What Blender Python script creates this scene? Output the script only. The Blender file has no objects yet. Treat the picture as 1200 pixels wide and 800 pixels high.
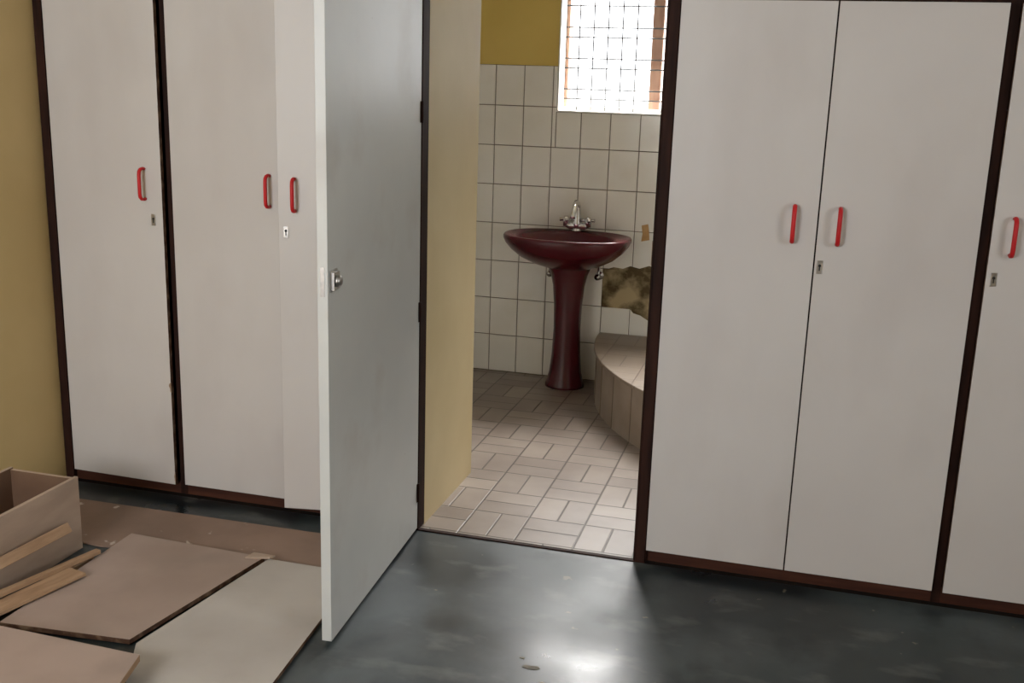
import bpy, bmesh, math, random
from mathutils import Matrix, Vector
random.seed(7)
S=bpy.context.scene
COL=S.collection

# ---------------------------------------------------------------- materials
def newmat(name):
    m=bpy.data.materials.new(name); m.use_nodes=True
    nt=m.node_tree; return m,nt,nt.nodes['Principled BSDF']
def mat(name,c1,c2=None,scale=4,rough=.5,metal=0,bump=0,detail=6,p0=.35,p1=.65,stretch=(1,1,1),spec=.5,rvar=0,coat=0):
    m,nt,b=newmat(name); N=nt.nodes; L=nt.links
    c2=c2 or c1
    tc=N.new('ShaderNodeTexCoord'); mp=N.new('ShaderNodeMapping'); mp.inputs['Scale'].default_value=stretch
    L.new(tc.outputs['Object'],mp.inputs[0])
    nz=N.new('ShaderNodeTexNoise'); nz.inputs['Scale'].default_value=scale; nz.inputs['Detail'].default_value=detail
    L.new(mp.outputs[0],nz.inputs['Vector'])
    cr=N.new('ShaderNodeValToRGB'); cr.color_ramp.elements[0].position=p0; cr.color_ramp.elements[1].position=p1
    cr.color_ramp.elements[0].color=(*c1,1); cr.color_ramp.elements[1].color=(*c2,1)
    L.new(nz.outputs['Fac'],cr.inputs[0]); L.new(cr.outputs[0],b.inputs['Base Color'])
    b.inputs['Roughness'].default_value=rough; b.inputs['Metallic'].default_value=metal
    b.inputs['Specular IOR Level'].default_value=spec; b.inputs['Coat Weight'].default_value=coat
    if rvar:
        mr=N.new('ShaderNodeMapRange'); mr.inputs[1].default_value=.3; mr.inputs[2].default_value=.7
        mr.inputs[3].default_value=rough-rvar; mr.inputs[4].default_value=rough+rvar
        L.new(nz.outputs['Fac'],mr.inputs[0]); L.new(mr.outputs[0],b.inputs['Roughness'])
    if bump:
        bp=N.new('ShaderNodeBump'); bp.inputs['Strength'].default_value=bump; bp.inputs['Distance'].default_value=.01
        L.new(nz.outputs['Fac'],bp.inputs['Height']); L.new(bp.outputs[0],b.inputs['Normal'])
    return m
def speckle(m,col,scale=9,lo=.70,hi=.72,stretch=(1,1,1),amt=1.0,detail=3):
    """overlay small dirt / chip marks on an existing material"""
    nt=m.node_tree;N=nt.nodes;L=nt.links;b=N['Principled BSDF']
    src=b.inputs['Base Color'].links[0].from_socket
    tc=N.new('ShaderNodeTexCoord'); mp=N.new('ShaderNodeMapping'); mp.inputs['Scale'].default_value=stretch
    L.new(tc.outputs['Object'],mp.inputs[0])
    nz=N.new('ShaderNodeTexNoise'); nz.inputs['Scale'].default_value=scale; nz.inputs['Detail'].default_value=detail
    L.new(mp.outputs[0],nz.inputs['Vector'])
    mr=N.new('ShaderNodeMapRange'); mr.inputs[1].default_value=lo; mr.inputs[2].default_value=hi; mr.inputs[4].default_value=amt
    L.new(nz.outputs['Fac'],mr.inputs[0])
    mx=N.new('ShaderNodeMix'); mx.data_type='RGBA'
    L.new(mr.outputs[0],mx.inputs[0]); L.new(src,mx.inputs[6]); mx.inputs[7].default_value=(*col,1)
    L.new(mx.outputs[2],b.inputs['Base Color'])
    return m

M_white=speckle(mat('white_laminate',(.58,.55,.525),(.63,.605,.58),1.3,.42,rvar=.04),(.45,.41,.38),2.2,.50,.85,amt=.45,detail=8,stretch=(1.6,1.6,.7))
M_leaf=speckle(speckle(mat('painted_door_white',(.54,.555,.54),(.64,.65,.62),1.6,.42,rvar=.06),(.42,.38,.34),3,.55,.75,amt=.5,detail=8),(.25,.18,.12),24,.755,.77)
M_brown=mat('dark_brown_wood',(.016,.006,.004),(.036,.013,.008),6,.65,stretch=(6,6,.6),spec=.15)
M_plinth=mat('red_brown_plinth',(.045,.015,.009),(.08,.028,.015),5,.6,stretch=(.6,6,6),spec=.2)
M_dark=mat('wardrobe_inside',(.012,.009,.008),(.02,.015,.012),5,.8,spec=.1)
M_edge=mat('chipboard_edge',(.08,.035,.018),(.24,.15,.09),25,.8,p0=.45,p1=.7)
M_chip=mat('chipped_edge',(.22,.13,.08),(.40,.28,.19),40,.85)
M_red=mat('red_plastic',(.50,.012,.016),(.58,.02,.022),5,.45,spec=.3)
M_chrome=mat('chrome',(.72,.72,.72),(.8,.8,.8),5,.16,1)
M_steel=mat('worn_steel',(.35,.34,.33),(.6,.58,.55),30,.35,1)
M_hole=mat('black_keyhole',(.01,.01,.01),(.02,.02,.02),5,.6)
M_yel=mat('yellow_wall_paint',(.60,.44,.19),(.67,.50,.23),2,.65,bump=.15,detail=8)
M_yelp=mat('cream_passage_paint',(.66,.53,.29),(.74,.61,.36),2,.6,bump=.15,detail=8)
M_yel2=mat('ochre_bathroom_paint',(.66,.48,.11),(.72,.53,.14),2,.6,bump=.15)
M_ceil=mat('ceiling_paint',(.72,.70,.66),(.76,.74,.70),2,.8)
M_floor=mat('worn_green_grey_floor',(.009,.014,.016),(.048,.062,.064),1.7,.40,rvar=.16,bump=.03,detail=12,p0=.38,p1=.62,spec=.45)
M_floor=speckle(M_floor,(.125,.145,.150),1.3,.50,.64,amt=.55,detail=12)
M_floor=speckle(M_floor,(.18,.185,.175),5,.56,.78,stretch=(1,1.8,1),amt=.6,detail=12)
M_floor=speckle(M_floor,(.006,.009,.010),2.6,.56,.68,amt=.7,detail=9,stretch=(1.3,1,1))
M_floor=speckle(M_floor,(.17,.155,.12),13,.70,.73)
M_tile=speckle(mat('cream_wall_tile',(.82,.79,.70),(.87,.85,.78),2.5,.2),(.66,.58,.42),3,.55,.8,amt=.4,detail=8)
M_grout=mat('dark_grout',(.12,.09,.06),(.21,.17,.12),12,.9)
M_plaster=mat('stained_plaster',(.10,.07,.03),(.46,.36,.20),9,.95,bump=.9,p0=.40,p1=.58,detail=10)
M_maroon=mat('maroon_ceramic',(.070,.005,.010),(.085,.007,.013),3,.25,coat=.08)
M_frame=mat('window_frame_wood',(.50,.28,.20),(.60,.38,.27),6,.5,stretch=(4,4,.6))
M_reveal=mat('white_reveal_paint',(.83,.81,.76),(.87,.85,.81),3,.6)
M_bar=mat('painted_iron_bars',(.04,.04,.04),(.06,.06,.06),8,.5)
M_board=speckle(mat('pink_brown_board',(.35,.265,.22),(.43,.335,.285),3,.55,bump=.05),(.30,.24,.20),5,.52,.75,amt=.5,detail=9)
M_board2=speckle(mat('pale_board',(.46,.43,.395),(.55,.52,.48),3,.5),(.40,.35,.30),4,.55,.8,amt=.5,detail=9)
M_card=speckle(mat('brown_hardboard',(.23,.155,.115),(.31,.21,.16),4,.6),(.6,.52,.45),12,.66,.69)
M_wood=mat('raw_wood',(.34,.21,.12),(.46,.30,.18),8,.6,stretch=(6,1,6))
M_box=mat('drawer_wood',(.41,.31,.235),(.50,.385,.30),4,.6,stretch=(1,1,4))
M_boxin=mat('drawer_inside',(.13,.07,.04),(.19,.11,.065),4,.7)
M_flake=mat('flake',(.13,.12,.10),(.24,.22,.17),30,.8)

def basket(name,s,c1,c2,g,rough=.35,gw=(.0018,.0045)):
    m,nt,b=newmat(name);N=nt.nodes;L=nt.links
    def M(op,a,bb=None,c=None):
        n=N.new('ShaderNodeMath'); n.operation=op
        for i,v in enumerate((a,bb,c)):
            if v is None: continue
            if isinstance(v,(int,float)): n.inputs[i].default_value=v
            else: L.new(v,n.inputs[i])
        return n.outputs[0]
    tc=N.new('ShaderNodeTexCoord'); sp=N.new('ShaderNodeSeparateXYZ'); L.new(tc.outputs['Object'],sp.inputs[0])
    u=M('DIVIDE',M('ADD',sp.outputs[0],20.03),s); v=M('DIVIDE',M('ADD',sp.outputs[1],20.0),s)
    fu=M('FRACT',u); fv=M('FRACT',v); par=M('MODULO',M('ADD',M('FLOOR',u),M('FLOOR',v)),2)
    f2u=M('FRACT',M('MULTIPLY',u,2)); f2v=M('FRACT',M('MULTIPLY',v,2))
    def e(x,k): return M('MULTIPLY',M('MINIMUM',x,M('SUBTRACT',1,x)),k)
    d0=M('MINIMUM',e(fu,s),e(f2v,s/2)); d1=M('MINIMUM',e(f2u,s/2),e(fv,s))
    d=M('ADD',M('MULTIPLY',d0,M('SUBTRACT',1,par)),M('MULTIPLY',d1,par))
    gm=N.new('ShaderNodeMapRange'); gm.inputs[1].default_value=gw[0]; gm.inputs[2].default_value=gw[1]; L.new(d,gm.inputs[0])
    ix=M('FLOOR',M('MULTIPLY',u,M('ADD',1,par))); iy=M('FLOOR',M('MULTIPLY',v,M('SUBTRACT',2,par)))
    cb=N.new('ShaderNodeCombineXYZ'); L.new(ix,cb.inputs[0]); L.new(iy,cb.inputs[1]); L.new(par,cb.inputs[2])
    wn=N.new('ShaderNodeTexWhiteNoise'); L.new(cb.outputs[0],wn.inputs[0])
    nz=N.new('ShaderNodeTexNoise'); nz.inputs['Scale'].default_value=4; nz.inputs['Detail'].default_value=10; L.new(tc.outputs['Object'],nz.inputs['Vector'])
    nzr=N.new('ShaderNodeMapRange'); nzr.inputs[1].default_value=.3; nzr.inputs[2].default_value=.7; L.new(nz.outputs['Fac'],nzr.inputs[0])
    fac=M('ADD',M('MULTIPLY',wn.outputs[0],.45),M('MULTIPLY',nzr.outputs[0],.55))
    mx=N.new('ShaderNodeMix'); mx.data_type='RGBA'; L.new(fac,mx.inputs[0]); mx.inputs[6].default_value=(*c1,1); mx.inputs[7].default_value=(*c2,1)
    m2=N.new('ShaderNodeMix'); m2.data_type='RGBA'; L.new(gm.outputs[0],m2.inputs[0]); m2.inputs[6].default_value=(*g,1); L.new(mx.outputs[2],m2.inputs[7])
    L.new(m2.outputs[2],b.inputs['Base Color']); b.inputs['Roughness'].default_value=rough
    bp=N.new('ShaderNodeBump'); bp.inputs['Strength'].default_value=.5; bp.inputs['Distance'].default_value=.003
    L.new(gm.outputs[0],bp.inputs['Height']); L.new(bp.outputs[0],b.inputs['Normal'])
    return m
M_bfloor=basket('beige_basketweave_tile',.215,(.18,.14,.115),(.34,.285,.24),(.09,.072,.058),.36)
M_step=basket('platform_tile',.215,(.24,.185,.14),(.30,.24,.185),(.20,.155,.12),.45)
M_riser=mat('riser_tile',(.25,.195,.145),(.32,.255,.20),6,.45)
M_joint=mat('riser_joint',(.19,.145,.11),(.22,.175,.135),6,.8)

# ---------------------------------------------------------------- helpers
def addmesh(name,verts,faces,mats,smooth=False,fmats=None):
    me=bpy.data.meshes.new(name); me.from_pydata(verts,[],faces)
    for m in (mats if isinstance(mats,(list,tuple)) else [mats]): me.materials.append(m)
    if fmats:
        for p,i in zip(me.polygons,fmats): p.material_index=i
    bm=bmesh.new(); bm.from_mesh(me); bmesh.ops.recalc_face_normals(bm,faces=bm.faces); bm.to_mesh(me); bm.free()
    if smooth:
        for p in me.polygons: p.use_smooth=True
    o=bpy.data.objects.new(name,me); COL.objects.link(o); return o
def bev(o,w,seg=2):
    if w:
        md=o.modifiers.new('bevel','BEVEL'); md.width=w; md.segments=seg; md.limit_method='ANGLE'
    return o
def box(name,a,b,mats,bevel=0,side=None):
    x0,y0,z0=a;x1,y1,z1=b
    v=[(x0,y0,z0),(x1,y0,z0),(x1,y1,z0),(x0,y1,z0),(x0,y0,z1),(x1,y0,z1),(x1,y1,z1),(x0,y1,z1)]
    f=[(0,1,5,4),(2,3,7,6),(0,3,2,1),(4,5,6,7),(1,2,6,5),(3,0,4,7)] # front,back,bottom,top,right,left
    return bev(addmesh(name,v,f,mats,fmats=side),bevel)
def prism(name,pts,z0,z1,mats,bevel=0,fm=None):
    n=len(pts); v=[(x,y,z0) for x,y in pts]+[(x,y,z1) for x,y in pts]
    f=[tuple(range(n)),tuple(range(n,2*n))]+[(i,(i+1)%n,n+(i+1)%n,n+i) for i in range(n)]
    return bev(addmesh(name,v,f,mats,fmats=fm),bevel)
def group(name,loc,kids):
    e=bpy.data.objects.new(name,None); e.location=loc; e.empty_display_size=.1; COL.objects.link(e)
    inv=Matrix.Translation(-Vector(loc))
    for k in kids:
        if k.parent is None:
            k.parent=e; k.matrix_parent_inverse=inv
    return e
def join(name,objs):
    bm=bmesh.new(); mats=[]
    for o in objs:
        off=[]
        for m in o.data.materials:
            if m not in mats: mats.append(m)
            off.append(mats.index(m))
        t=bmesh.new(); t.from_mesh(o.data); t.transform(o.matrix_basis)
        for f in t.faces: f.material_index=off[f.material_index] if off else 0
        tm=bpy.data.meshes.new('t'); t.to_mesh(tm); t.free(); bm.from_mesh(tm)
    me=bpy.data.meshes.new(name); bm.to_mesh(me); bm.free()
    for m in mats: me.materials.append(m)
    for o in objs: bpy.data.objects.remove(o)
    o=bpy.data.objects.new(name,me); COL.objects.link(o); return o
def rings(name,rs,m,cap0=True,cap1=True):
    n=len(rs[0]); v=[p for r in rs for p in r]; f=[]
    for k in range(len(rs)-1):
        for i in range(n):
            j=(i+1)%n; f.append((k*n+i,k*n+j,(k+1)*n+j,(k+1)*n+i))
    if cap0: f.append(tuple(range(n)))
    if cap1: f.append(tuple(range((len(rs)-1)*n,len(rs)*n)))
    return addmesh(name,v,f,m,True)
def lathe(name,cx,cy,prof,m,n=40,ex=1,ey=1):
    return rings(name,[[(cx+r*ex*math.cos(2*math.pi*i/n),cy+r*ey*math.sin(2*math.pi*i/n),z) for i in range(n)] for r,z in prof],m)
def tube(name,pts,r,m,n=10,flat=1.0):
    pts=[Vector(p) for p in pts]; rs=[]
    for i,p in enumerate(pts):
        d=(pts[min(i+1,len(pts)-1)]-pts[max(i-1,0)]).normalized()
        up=Vector((1,0,0)) if abs(d.x)<.9 else Vector((0,0,1))
        s=d.cross(up).normalized(); u=s.cross(d).normalized()
        rr=r[i] if isinstance(r,(list,tuple)) else r
        rs.append([tuple(p+u*rr*flat*math.cos(2*math.pi*k/n)+s*rr*math.sin(2*math.pi*k/n)) for k in range(n)])
    return rings(name,rs,m)

# ---------------------------------------------------------------- dimensions
YW=3.40; XL=-2.76; XR=2.50; YB=-.75; HC=2.62
BX0=-2.76; BX1=1.2; BY0=4.03; BY1=5.64

# ---------------------------------------------------------------- room shell
prism('floor',[(XL,YB),(XR,YB),(XR,YW-.003),(XL,YW-.003)],-.1,0,M_floor)
box('floor_under_wardrobe',(XL,YW-.003,-.1),(-1.285,3.95,0),M_dark)
box('floor_under_wardrobe_right',(-.415,YW-.003,-.1),(XR,3.95,0),M_dark)
prism('floor_bathroom',[(-1.285,3.415),(-.415,3.415),(-.415,3.95),(BX1,3.95),(BX1,BY1),(BX0,BY1),(BX0,3.95),(-1.285,3.95)],-.1,0,M_bfloor)
box('trim_threshold',(-1.285,YW-.003,-.1),(-.415,3.415,.004),M_brown)
box('wall_left',(XL-.15,YB-.15,-.1),(XL,5.85,HC),M_yel)
def winwall(name,axis,p0,p1,lo,hi,w0,w1,wz0,wz1,m):
    def B(a,b,z0,z1):
        return box('a',(a,p0,z0),(b,p1,z1),m) if axis=='x' else box('a',(p0,a,z0),(p1,b,z1),m)
    return join(name,[B(lo,w0,-.1,HC),B(w1,hi,-.1,HC),B(w0,w1,-.1,wz0),B(w0,w1,wz1,HC)])
def winframe(name,axis,p,w0,w1,z0,z1,nposts):
    def B(nm,a,b,c,d):
        return box(nm,(a,p-.03,c),(b,p+.03,d),M_frame,.003) if axis=='x' else box(nm,(p-.03,a,c),(p+.03,b,d),M_frame,.003)
    k=[B('frame_bottom',w0,w1,z0,z0+.05),B('frame_top',w0,w1,z1-.05,z1)]
    for i in range(nposts):
        y=w0+(w1-w0-.05)*i/(nposts-1); k.append(B('frame_post_%d'%(i+1),y,y+.05,z0+.05,z1-.05))
    c=((w0+w1)/2,p,(z0+z1)/2) if axis=='x' else (p,(w0+w1)/2,(z0+z1)/2)
    group(name,c,k)
winwall('wall_back','x',YB-.15,YB,XL,XR+.15,-2.6,-1.3,1.0,2.30,M_yel); winframe('window_3','x',YB-.08,-2.6,-1.3,1.0,2.30,3)
winwall('wall_right','y',XR,XR+.15,YB,3.95,.5,1.6,1.1,2.20,M_yel); winframe('window_2','y',XR+.08,.5,1.6,1.1,2.20,3)
box('ceiling',(XL-.15,YB-.15,HC),(XR+.15,5.85,HC+.1),M_ceil)
box('wall_bathroom_front_left',(XL,3.95,0),(-1.285,BY0,HC),M_reveal)
box('wall_bathroom_front_right',(-.415,3.95,0),(XR,BY0,HC),M_reveal)
box('wall_bathroom_right',(BX1,BY0,-.1),(BX1+.12,BY1+.2,HC),M_reveal)
box('bathroom_bounce_panel',(XL,BY0,0),(XL+.012,BY1-.02,1.698),M_reveal)  # unseen white panel added over the left wall to bounce light onto the tiles
box('wall_passage_left',(-1.284,3.46,0),(-1.25,BY0+.001,HC),M_yelp)
box('wall_passage_right',(-.45,3.46,0),(-.416,BY0+.001,HC),M_yelp)
box('wall_above_passage',(-1.25,3.46,2.04),(-.45,BY0,HC),M_yelp)
ox0,ox1,oz0,oz1=-1.314,-.20,1.462,2.36
w=[box('a',(BX0,BY1,-.1),(ox0,5.85,HC),M_yel2),box('a',(ox1,BY1,-.1),(BX1,5.85,HC),M_yel2),
   box('a',(ox0,BY1,-.1),(ox1,5.85,oz0),M_yel2),box('a',(ox0,BY1,oz1),(ox1,5.85,HC),M_yel2)]
join('wall_far',w)
box('trim_window_sill',(ox0,BY1-.012,oz0),(ox1,5.849,oz0+.008),M_reveal)
box('trim_window_reveal',(ox0,BY1-.006,oz0+.008),(ox0+.008,5.849,oz1),M_reveal)
k=[]
fy0,fy1=5.76,5.83
k.append(box('frame_bottom',(ox0+.008,fy0,oz0+.008),(ox1,fy1,oz0+.028),M_reveal))  # white instead of wood: window glow put into the colour
k.append(box('frame_top',(ox0+.008,fy0,oz1-.05),(ox1,fy1,oz1),M_frame))
for i,(a,b) in enumerate(((ox0+.009,ox0+.026),(-.845,-.785),(ox1-.045,ox1))):  # left post thinned to imitate the glow washing over it
    k.append(box('frame_post_%d'%(i+1),(a,fy0,oz0+.028),(b,fy1,oz1-.05),M_frame,.003))
bars=[]
x=ox0+.085
while x<ox1-.05:
    if abs(x+.81)>.05: bars.append(tube('b',[(x,5.74,oz0+.01),(x,5.74,oz1-.01)],.0036,M_bar,6))
    x+=.077
z=oz0+.07
i=0
while z<oz1:
    bars.append(tube('b',[(ox0+.01,5.745,z),(ox1-.01,5.745,z)],.0036,M_bar,6)); z+=(.05,.11)[i%2]; i+=1
k.append(join('burglar_bars',bars))
group('window_1',(-.757,5.8,1.9),k)

# wall tiles
tw,th=.159,.212; tx0=-1.655
V=[];F=[]
def tile(x0,x1,z0,z1):
    if x1-x0<.01 or z1-z0<.01: return
    j=random.uniform(-.0006,.0006); g=.0019
    b=len(V); yb=BY1-.002; yf=BY1-.009+j; c=.0025
    x0+=g;x1-=g;z0+=g;z1-=g
    V.extend([(x0,yb,z0),(x1,yb,z0),(x1,yb,z1),(x0,yb,z1),(x0,yf+c,z0),(x1,yf+c,z0),(x1,yf+c,z1),(x0,yf+c,z1),
              (x0+c,yf,z0+c),(x1-c,yf,z0+c),(x1-c,yf,z1-c),(x0+c,yf,z1-c)])
    for a in (0,4):
        for i in range(4): F.append((b+a+i,b+a+(i+1)%4,b+a+4+(i+1)%4,b+a+4+i))
    F.append((b+8,b+9,b+10,b+11))
for c in range(-6,19):
    for r in range(8):
        x0=tx0+c*tw; x1=x0+tw; z1=1.698-r*th; z0=z1-th
        if x1>BX1: x1=BX1
        if r==5 and c in (4,5,6,7): continue
        if z1>oz0+.001:
            if x0>=ox0-.001 and x1<=ox1+.001:
                tile(x0,x1,z0,min(z1,oz0)); continue
            if x0<ox0<x1: tile(x0,ox0,z0,z1); tile(ox0,x1,z0,min(z1,oz0)); continue
            if x0<ox1<x1: tile(ox1,x1,z0,z1); tile(x0,ox1,z0,min(z1,oz0)); continue
        tile(x0,x1,z0,z1)
t=addmesh('trim_wall_tiles',V,F,M_tile)
G0=BX0+.013
g=[box('a',(G0,BY1-.004,0),(BX1,BY1,.42),M_grout),box('a',(G0,BY1-.004,.42),(-1.019,BY1,.638),M_grout),
   box('a',(-.38,BY1-.004,.42),(BX1,BY1,.638),M_grout),box('a',(G0,BY1-.004,.638),(BX1,BY1,oz0),M_grout),
   box('a',(G0,BY1-.004,oz0),(ox0,BY1,1.698),M_grout),box('a',(ox1,BY1-.004,oz0),(BX1,BY1,1.698),M_grout),
   box('a',(-1.019,BY1-.003,.42),(-.38,BY1,.638),M_plaster)]
g=join('grout_bed',g)
M_tan=mat('tan_plaster',(.45,.26,.10),(.55,.34,.15),20,.9)
def patch(nm,pp,m):
    n_=len(pp); vv=[(x,BY1-.0098,z) for x,z in pp]+[(x,BY1-.0118,z) for x,z in pp]
    return addmesh(nm,vv,[tuple(range(n_)),tuple(range(n_,2*n_))]+[(i,(i+1)%n_,n_+(i+1)%n_,n_+i) for i in range(n_)],m)
cp=patch('chipped_patch',[(-.82,.80),(-.815,.84),(-.822,.885),(-.788,.895),(-.78,.85),(-.776,.81)],M_tan)
cp2=patch('plaster_smear',[(-.86,.428),(-.84,.405),(-.80,.395),(-.76,.372),(-.72,.36),(-.60,.34),(-.52,.35),(-.50,.428)],M_plaster)
cp3=patch('broken_tile_edge',[(-1.0,.636),(-.96,.650),(-.91,.645),(-.87,.662),(-.82,.652),(-.77,.670),(-.70,.66),(-.60,.665),(-.50,.636)],M_plaster)
group('trim_tiling',(-.8,BY1,.8),[t,g,cp,cp2,cp3])

# curved bath platform
pts=[]; cx,cy,R=.6,5.63,1.62
for i in range(33):
    a=math.pi+ (math.pi/2+.12)*i/32
    pts.append((cx+R*math.cos(a),cy+R*math.sin(a)))
pts=[p for p in pts if p[0]<BX1-.001]+[(BX1-.001,BY1-1.60),(BX1-.001,cy-.001)]
pts=[(x,max(y,4.035)) for x,y in pts]
top=prism('platform_top',pts,.265,.283,M_step,.004)
fp=[(cx+(x-cx)*.992,cy+(y-cy)*.992) if x<BX1-.01 else (x,y) for x,y in pts]
body=prism('platform_body',fp,0,.265,M_riser)
js=[]
for i in range(1,12):
    a=math.pi+ .13*i
    if a>math.pi*1.5: break
    px,py=cx+R*.9925*math.cos(a),cy+R*.9925*math.sin(a)
    if py<4.04: continue
    o=box('j',(-.001,-.002,0.001),(.001,.002,.264),M_joint); o.matrix_basis=Matrix.Translation((px,py,0))@Matrix.Rotation(a+math.pi/2,4,'Z'); js.append(o)
js=join('riser_joints',js)
group('curved_bath_platform',(0,5,0),[top,body,js])

# ---------------------------------------------------------------- washbasin
bx,by=-1.172,5.385; n=56
def oval(sc,z,oy=0,sx=.335,sf=.25,sb=.235,p=2.35):
    r=[]
    for i in range(n):
        t=2*math.pi*i/n; c,s=math.cos(t),math.sin(t)
        X=math.copysign(abs(c)**(2/p),c)*sx*sc; Y=math.copysign(abs(s)**(2/p),s)*(sb if s>0 else sf)*sc
        r.append((bx+X,by+oy+Y,z))
    return r
prof=[(.26,.655,.06),(.36,.665,.045),(.55,.688,.03),(.74,.722,.015),(.88,.762,.005),(.965,.797,0),(1.0,.822,0),(1.0,.834,0),(.985,.841,0),(.95,.842,0),(.93,.838,0)]
rr=[oval(a,z,o) for a,z,o in prof]
rr+=[oval(a,z,o,p=2.1) for a,z,o in ((.80,.836,-.045),(.77,.826,-.045),(.70,.79,-.045),(.58,.745,-.04),(.38,.712,-.03),(.15,.702,-.02),(.05,.70,-.02))]
basin=rings('basin',rr,M_maroon)
ped=lathe('pedestal',bx-.002,5.485,[(.108,0),(.108,.012),(.10,.03),(.088,.08),(.078,.18),(.073,.32),(.076,.45),(.086,.56),(.10,.62),(.118,.665),(.118,.69)],M_maroon,ex=1,ey=.95)
ty=5.57;tx=bx+.01
tp=[tube('a',[(tx,ty,.838),(tx,ty,.85),(tx,ty,.856)],[.028,.028,.02],M_chrome,20),
    tube('a',[(tx-.06,ty,.875),(tx-.04,ty,.868),(tx,ty,.872),(tx+.04,ty,.868),(tx+.06,ty,.875)],[.015,.019,.024,.019,.015],M_chrome,16),
    tube('a',[(tx,ty,.85),(tx,ty,.88),(tx,ty,.93),(tx,ty,.985)],[.023,.027,.019,.015],M_chrome,16),
    tube('a',[(tx,ty,.965),(tx,ty-.012,.990),(tx,ty-.04,1.0),(tx,ty-.085,.975),(tx,ty-.115,.940),(tx,ty-.118,.920)],[.015,.015,.013,.012,.012,.014],M_chrome,14)]
for sgn in (-1,1):
    hx=tx+sgn*.06
    tp.append(tube('a',[(hx,ty,.865),(hx,ty,.888),(hx,ty,.908),(hx,ty,.920)],[.016,.019,.020,.010],M_chrome,14))
    for a in (0.3,.3+math.pi/2):
        dx,dy=math.cos(a)*.036,math.sin(a)*.036
        tp.append(tube('a',[(hx-dx,ty-dy,.900),(hx,ty,.902),(hx+dx,ty+dy,.900)],[.010,.007,.010],M_chrome,10))
tap=join('mixer_tap',tp)
for p in tap.data.polygons: p.use_smooth=True
kids=[basin,ped,tap]
for hx,z in ((-1.035,.60),(-1.30,.60)):
    kids.append(join('angle_valve_%d'%len(kids),[tube('a',[(hx,BY1-.012,z),(hx,BY1-.05,z)],.009,M_chrome),tube('a',[(hx,BY1-.05,z-.02),(hx,BY1-.05,z+.05)],.008,M_chrome),
       tube('a',[(hx,BY1-.05,z),(hx,BY1-.085,z)],[.007,.017],M_chrome),tube('a',[(hx,BY1-.0125,z),(hx,BY1-.018,z)],.024,M_chrome),
       tube('a',[(hx,BY1-.05,z+.05),(hx+(bx-hx)*.3,BY1-.06,z+.09),(hx+(bx-hx)*.6,BY1-.07,z+.14)],.005,M_chrome)]))
group('pedestal_washbasin',(bx,5.45,0),kids)

# ---------------------------------------------------------------- wardrobes
Z0,Z1=.048,1.866
def handle(x,z,yf):
    h=.058; d=.032
    pts=[(x,yf,z-h+.004),(x,yf-.010,z-h+.002),(x,yf-.022,z-h+.004),(x,yf-.030,z-h+.012),(x,yf-d,z-h+.025),(x,yf-d,z),(x,yf-d,z+h-.025),(x,yf-.030,z+h-.012),(x,yf-.022,z+h-.004),(x,yf-.010,z+h-.002),(x,yf,z+h-.004)]
    return tube('pull_handle',pts,.0058,M_red,10,flat=1.2)
def wdoor(x0,x1,hinge,hx=None,key=None,ang=0,z0=Z0,z1=Z1,hz=1.205,chips=None):
    th=.018; ox=x0 if hinge=='L' else x1
    parts=[box('door_panel',(x0-ox,-th,z0),(x1-ox,0,z1),[M_white,M_edge],.0012,side=[0,0,1,1,1,1])]
    if chips:
        cs=[]
        for (ex,sg,za,zb,wd) in chips:
            n=8; inner=[]
            for i in range(n+1):
                zz=za+(zb-za)*i/n; q=0 if i in(0,n) else random.uniform(.25,1)*wd
                inner.append((ex-ox-sg*q,zz))
            outer=[(ex-ox+sg*.0008,zb),(ex-ox+sg*.0008,za)]
            P=inner+outer; m=len(P)
            vv=[(x,-th-.0004,z) for x,z in P]+[(x,-th+.002,z) for x,z in P]
            cs.append(addmesh('c',vv,[tuple(range(m)),tuple(range(m,2*m))]+[(i,(i+1)%m,m+(i+1)%m,m+i) for i in range(m)],M_chip))
        parts.append(join('edge_chips',cs))
    if hx is not None: parts.append(handle(hx-ox,hz,-th))
    if key is not None:
        kx=key-ox
        parts.append(box('lock_plate',(kx-.009,-th-.0025,1.054),(kx+.009,-th,1.096),M_steel,.001))
        parts.append(tube('keyhole',[(kx,-th-.001,1.080),(kx,-th-.0035,1.080)],.0045,M_hole,12))
        parts.append(box('key_slot',(kx-.0018,-th-.0035,1.064),(kx+.0018,-th-.0022,1.079),M_hole))
    a=math.radians(ang)*(1 if hinge=='R' else -1)
    Mx=Matrix.Translation((ox,YW+th,0))@Matrix.Rotation(a,4,'Z')
    for p in parts: p.matrix_world=Mx
    return parts
def carcase(x0,x1,divs,z1=2.56):
    y0=YW+.019; y1=3.948; k=[]
    k.append(box('side_panel_left',(x0,YW+.002,0.001),(x0+.035,y1,z1),M_brown))
    k.append(box('side_panel_right',(x1-.035,YW+.002,.001),(x1,y1,z1),M_brown))
    for i,d in enumerate(divs): k.append(box('divider_%d'%(i+1),(d-.014,y0,.001),(d+.014,y1-.012,z1),M_brown))
    k.append(box('plinth',(x0+.035,YW+.022,.001),(x1-.035,YW+.04,.05),M_plinth))
    k.append(box('bottom_shelf',(x0+.035,YW+.04,.035),(x1-.035,y1-.012,.05),M_brown))
    k.append(box('mid_shelf',(x0+.035,YW+.02,1.862),(x1-.035,y1-.012,1.885),M_brown))
    k.append(box('hanging_shelf',(x0+.035,YW+.10,1.55),(x1-.035,y1-.012,1.566),M_brown))
    k.append(box('top_panel',(x0+.035,YW+.02,z1-.02),(x1-.035,y1-.012,z1),M_brown))
    k.append(box('back_panel',(x0+.035,y1-.012,.001),(x1-.035,y1,z1),M_dark))
    k.append(box('top_fascia',(x0,YW+.002,z1),(x1,YW+.03,HC-.001),M_brown))
    return k
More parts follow.
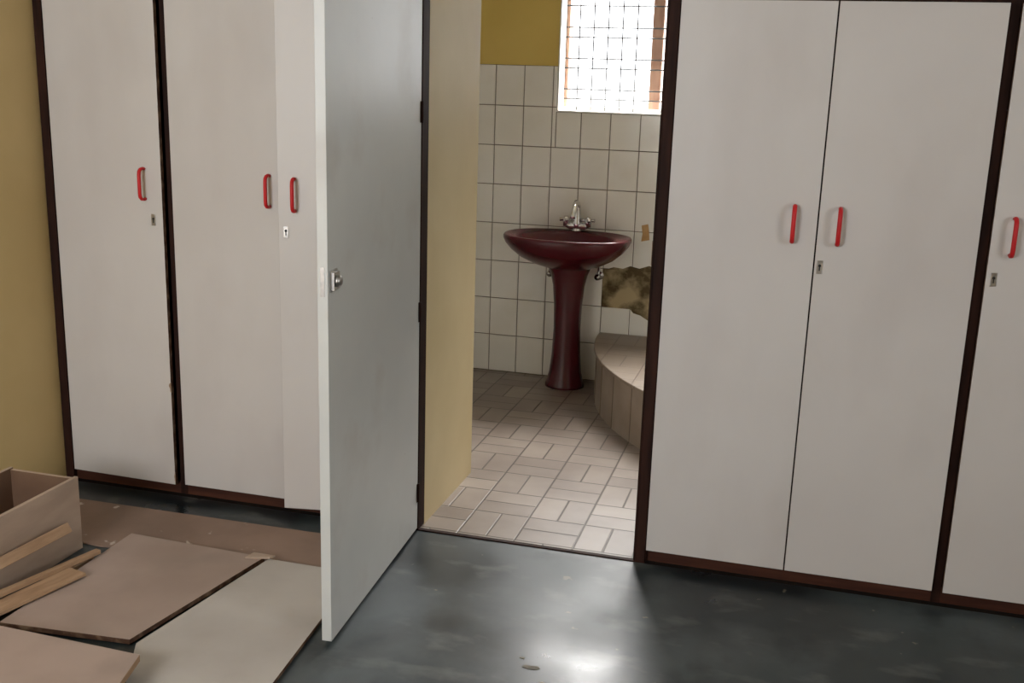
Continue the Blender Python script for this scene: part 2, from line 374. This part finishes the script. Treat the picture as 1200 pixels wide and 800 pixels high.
U0,U1=1.882,2.53
k=carcase(-2.757,-1.288,[-2.232])
k+=wdoor(-2.715,-2.249,'L',-2.319,-2.288,1.5,chips=[(-2.249,1,.06,.10,.004),(-2.249,1,.42,.46,.009)])
k+=wdoor(-2.215,-1.765,'L',-1.822,None,0)
k+=wdoor(-1.760,-1.313,'R',-1.700,-1.733,10)
for a,b,h,hx in ((-2.715,-2.249,'L',-2.30),(-2.215,-1.77,'L',-1.82),(-1.762,-1.325,'R',-1.71)): k+=wdoor(a,b,h,hx,None,0,U0,U1,2.0)
group('built_in_wardrobe',(-2.0,3.6,0),k)
k=carcase(-.45,2.498,[.53,1.025,1.99])
k+=wdoor(-.415,.046,'L',-.024,None,.2)
k+=wdoor(.050,.514,'R',.111,.066,.3)
k+=wdoor(.546,1.008,'R',.604,.568,.3)
k+=wdoor(1.042,1.505,'L',1.44,None)
k+=wdoor(1.509,1.972,'R',1.57,1.53)
k+=wdoor(2.006,2.455,'R',2.07,2.03)
for a,b,h,hx in ((-.415,.046,'L',-.03),(.050,.514,'R',.11),(.546,1.008,'R',.60),(1.042,1.505,'L',1.44),(1.509,1.972,'R',1.57),(2.006,2.455,'R',2.07)): k+=wdoor(a,b,h,hx,None,0,U0,U1,2.0)
group('built_in_wardrobe',(1.0,3.6,0),k)

# door frame
box('trim_jamb_left',(-1.287,YW-.004,0.004),(-1.25,3.46,2.04),M_brown,.002)
box('trim_jamb_right',(-.4495,YW-.004,0.004),(-.418,YW+.001,2.04),M_brown,.001)
box('trim_jamb_right_lining',(-.458,YW+.002,0.004),(-.4505,3.50,2.04),M_brown,.001)
st=join('trim_strike_plate',[box('a',(-.4600,YW+.006,1.04),(-.4582,YW+.040,1.12),M_wood),box('b',(-.4606,YW+.014,1.06),(-.4601,YW+.030,1.10),M_hole)])
box('trim_head',(-1.25,YW-.004,2.04),(-.451,3.46,2.08),M_brown)
box('wall_above_door',(-1.287,YW+.01,2.08),(-.451,3.46,HC),M_yelp)

# door leaf
L=.842; T=.030
leaf=box('door_leaf',(-T,-L,.012),(0,0,2.03),[M_leaf,M_edge],.0015,side=[0,1,1,1,0,0])
yk=-L+.034
def knob(nm,x0,sg):
    q=[box('p',(min(x0,x0+sg*.003),yk-.022,1.040),(max(x0,x0+sg*.003),yk+.030,1.100),M_steel),
       box('q',(min(x0+sg*.003,x0+sg*.012),yk-.018,1.046),(max(x0+sg*.003,x0+sg*.012),yk+.024,1.094),M_steel),
       tube('a',[(x0+sg*.012,yk,1.070),(x0+sg*.020,yk,1.070),(x0+sg*.026,yk,1.070)],[.016,.017,.011],M_steel,20)]
    return join(nm,q)
lv=knob('latch_knob',0,1)
latch=box('latch_plate',(-T+.009,-L-.001,1.03),(-.009,-L,1.11),M_steel)
hs=[]
for i,z in enumerate((.15,.82,1.50)):
    hs.append(tube('hinge_%d'%(i+1),[(.003,-.002,z-.035),(.003,-.002,z+.035)],.005,M_brown,12))
    hs.append(box('hinge_plate_%d'%(i+1),(.0,-.014,z-.035),(.001,-.002,z+.035),M_brown))
ang=math.atan2(.050,.842)
Mx=Matrix.Translation((-1.252,YW-.008,0))@Matrix.Rotation(ang,4,'Z')
kids=[leaf,lv,latch]+hs
for o in kids: o.matrix_world=Mx@o.matrix_basis
group('door_1',(-1.25,3.39,0),kids)

# ---------------------------------------------------------------- boards & debris
prism('hardboard_sheet',[(-2.60,3.235),(-1.32,3.25),(-1.30,2.985),(-2.24,2.90),(-2.62,2.93)],.0005,.0045,M_card)
prism('pink_board',[(-2.175,2.995),(-1.645,2.975),(-1.745,2.365),(-2.16,2.33)],.005,.021,[M_board,M_edge],.001,fm=[0,0,1,1,1,1])
prism('white_board',[(-1.63,2.975),(-1.31,2.975),(-1.236,2.05),(-1.56,2.05),(-1.72,2.36)],.005,.017,[M_board2,M_edge],.001,fm=[0,0,1,1,1,1,1])
def plank(name,a,b,w,t,m,roll=0):
    a=Vector(a);b=Vector(b);d=(b-a);l=d.length
    o=box(name,(-w/2,0,-t/2),(w/2,l,t/2),m,.001)
    y=d.normalized(); x=y.cross(Vector((0,0,1))).normalized(); z=x.cross(y)
    R=Matrix((x,y,z)).transposed().to_4x4()
    o.matrix_world=Matrix.Translation(a)@R@Matrix.Rotation(math.radians(roll),4,'Y'); return o
k=[prism('board_top',[(-2.42,2.235),(-1.605,2.215),(-1.53,1.92),(-1.62,1.78),(-2.42,1.8)],.062,.082,[M_board,M_wood],.001,fm=[0,0,1,1,1,1,1]),
   prism('board_mid',[(-2.38,2.20),(-1.64,2.19),(-1.59,1.85),(-2.40,1.82)],.040,.0615,[M_wood,M_wood],.001),
   prism('board_low',[(-2.36,2.16),(-1.70,2.15),(-1.70,1.85),(-2.36,1.84)],.0005,.0395,[M_edge,M_edge],.001)]
group('stacked_boards',(-2,2,0),k)
dx0,dx1,dy0,dy1,dh=-2.56,-2.285,2.36,2.875,.262; t=.014
k=[box('side_right',(dx1-t,dy0,.001),(dx1,dy1,dh),[M_box,M_boxin],.001,side=[0,0,0,0,0,1]),
   box('side_left',(dx0,dy0,.001),(dx0+t,dy1,dh),[M_box,M_boxin],.001,side=[0,0,0,0,1,0]),
   box('end_far',(dx0+t,dy1-t,.001),(dx1-t,dy1,dh-.005),[M_box,M_boxin],.001,side=[1,0,0,0,0,0]),
   box('end_near',(dx0+t,dy0,.001),(dx1-t,dy0+t,dh-.005),[M_box,M_boxin],.001,side=[0,1,0,0,0,0]),
   box('bottom',(dx0+t,dy0+t,.01),(dx1-t,dy1-t,.018),M_boxin)]
group('open_wooden_drawer',(-2.42,2.6,0),k)
k=[plank('strip_1',(-2.262,2.35,.135),(-2.250,2.77,.125),.035,.009,M_wood,60),
   plank('strip_2',(-2.262,2.30,.055),(-2.165,2.80,.040),.022,.014,M_wood,0),
   plank('strip_3',(-2.235,2.25,.032),(-2.14,2.66,.034),.075,.010,M_wood,0),
   plank('strip_4',(-2.225,2.32,.012),(-2.20,2.80,.012),.03,.018,M_wood,0)]
group('wood_offcuts',(-2.2,2.5,0),k)
fl=[]
for (x,y,r) in ((-.62,2.62,.022),(-.57,2.55,.012),(-.66,2.66,.010),(.62,2.62,.018),(.67,2.66,.010),(.55,2.70,.01)):
    pp=[]
    for i in range(7):
        a=2*math.pi*i/7; q=r*random.uniform(.4,1.1); pp.append((x+q*math.cos(a)*1.3,y+q*math.sin(a)*.6))
    fl.append(prism('flake',pp,.0003,.0015,M_flake))
join('paint_flakes',fl)
prism('wood_chip',[(-1.70,2.94),(-1.62,2.965),(-1.61,2.985),(-1.69,2.985)],.0215,.028,M_box,.001)

# ---------------------------------------------------------------- lights
wd=bpy.data.worlds.new('World'); S.world=wd; wd.use_nodes=True
bg=wd.node_tree.nodes['Background']; bg.inputs[0].default_value=(.93,.965,1,1); bg.inputs[1].default_value=4.6
def area(name,loc,target,sx,sy,p,col):
    l=bpy.data.lights.new(name,'AREA'); l.shape='RECTANGLE'; l.size=sx; l.size_y=sy; l.energy=p; l.color=col
    o=bpy.data.objects.new(name,l); COL.objects.link(o); o.location=loc
    o.rotation_euler=(Vector(target)-Vector(loc)).to_track_quat('-Z','Y').to_euler(); return o
area('daylight_back_window',(-1.95,YB-.4,1.8),(-2.35,3,1.2),1.4,1.3,84,(.97,.975,1))
area('daylight_right_window',(XR+.35,1.05,1.65),(0,1.9,1.4),1.1,1.1,32,(.92,.96,1))
area('daylight_bathroom_window',(-.80,6.95,3.75),(-.85,4.3,0),2.8,2.0,1400,(1,.985,.96))

# ---------------------------------------------------------------- camera
cam=bpy.data.cameras.new('camera'); co=bpy.data.objects.new('camera',cam); COL.objects.link(co)
cam.sensor_width=36; cam.lens=1241/1200*36; cam.clip_start=.05
r=Vector((.9631,.2676,.0305)).normalized(); f=Vector((-.2531,.9381,-.2363)).normalized()
u=r.cross(f).normalized(); f=u.cross(r)
Mc=Matrix((r,u,-f)).transposed().to_4x4(); Mc.translation=(0,0,1.6); co.matrix_world=Mc
S.camera=co
S.view_settings.view_transform='Standard'
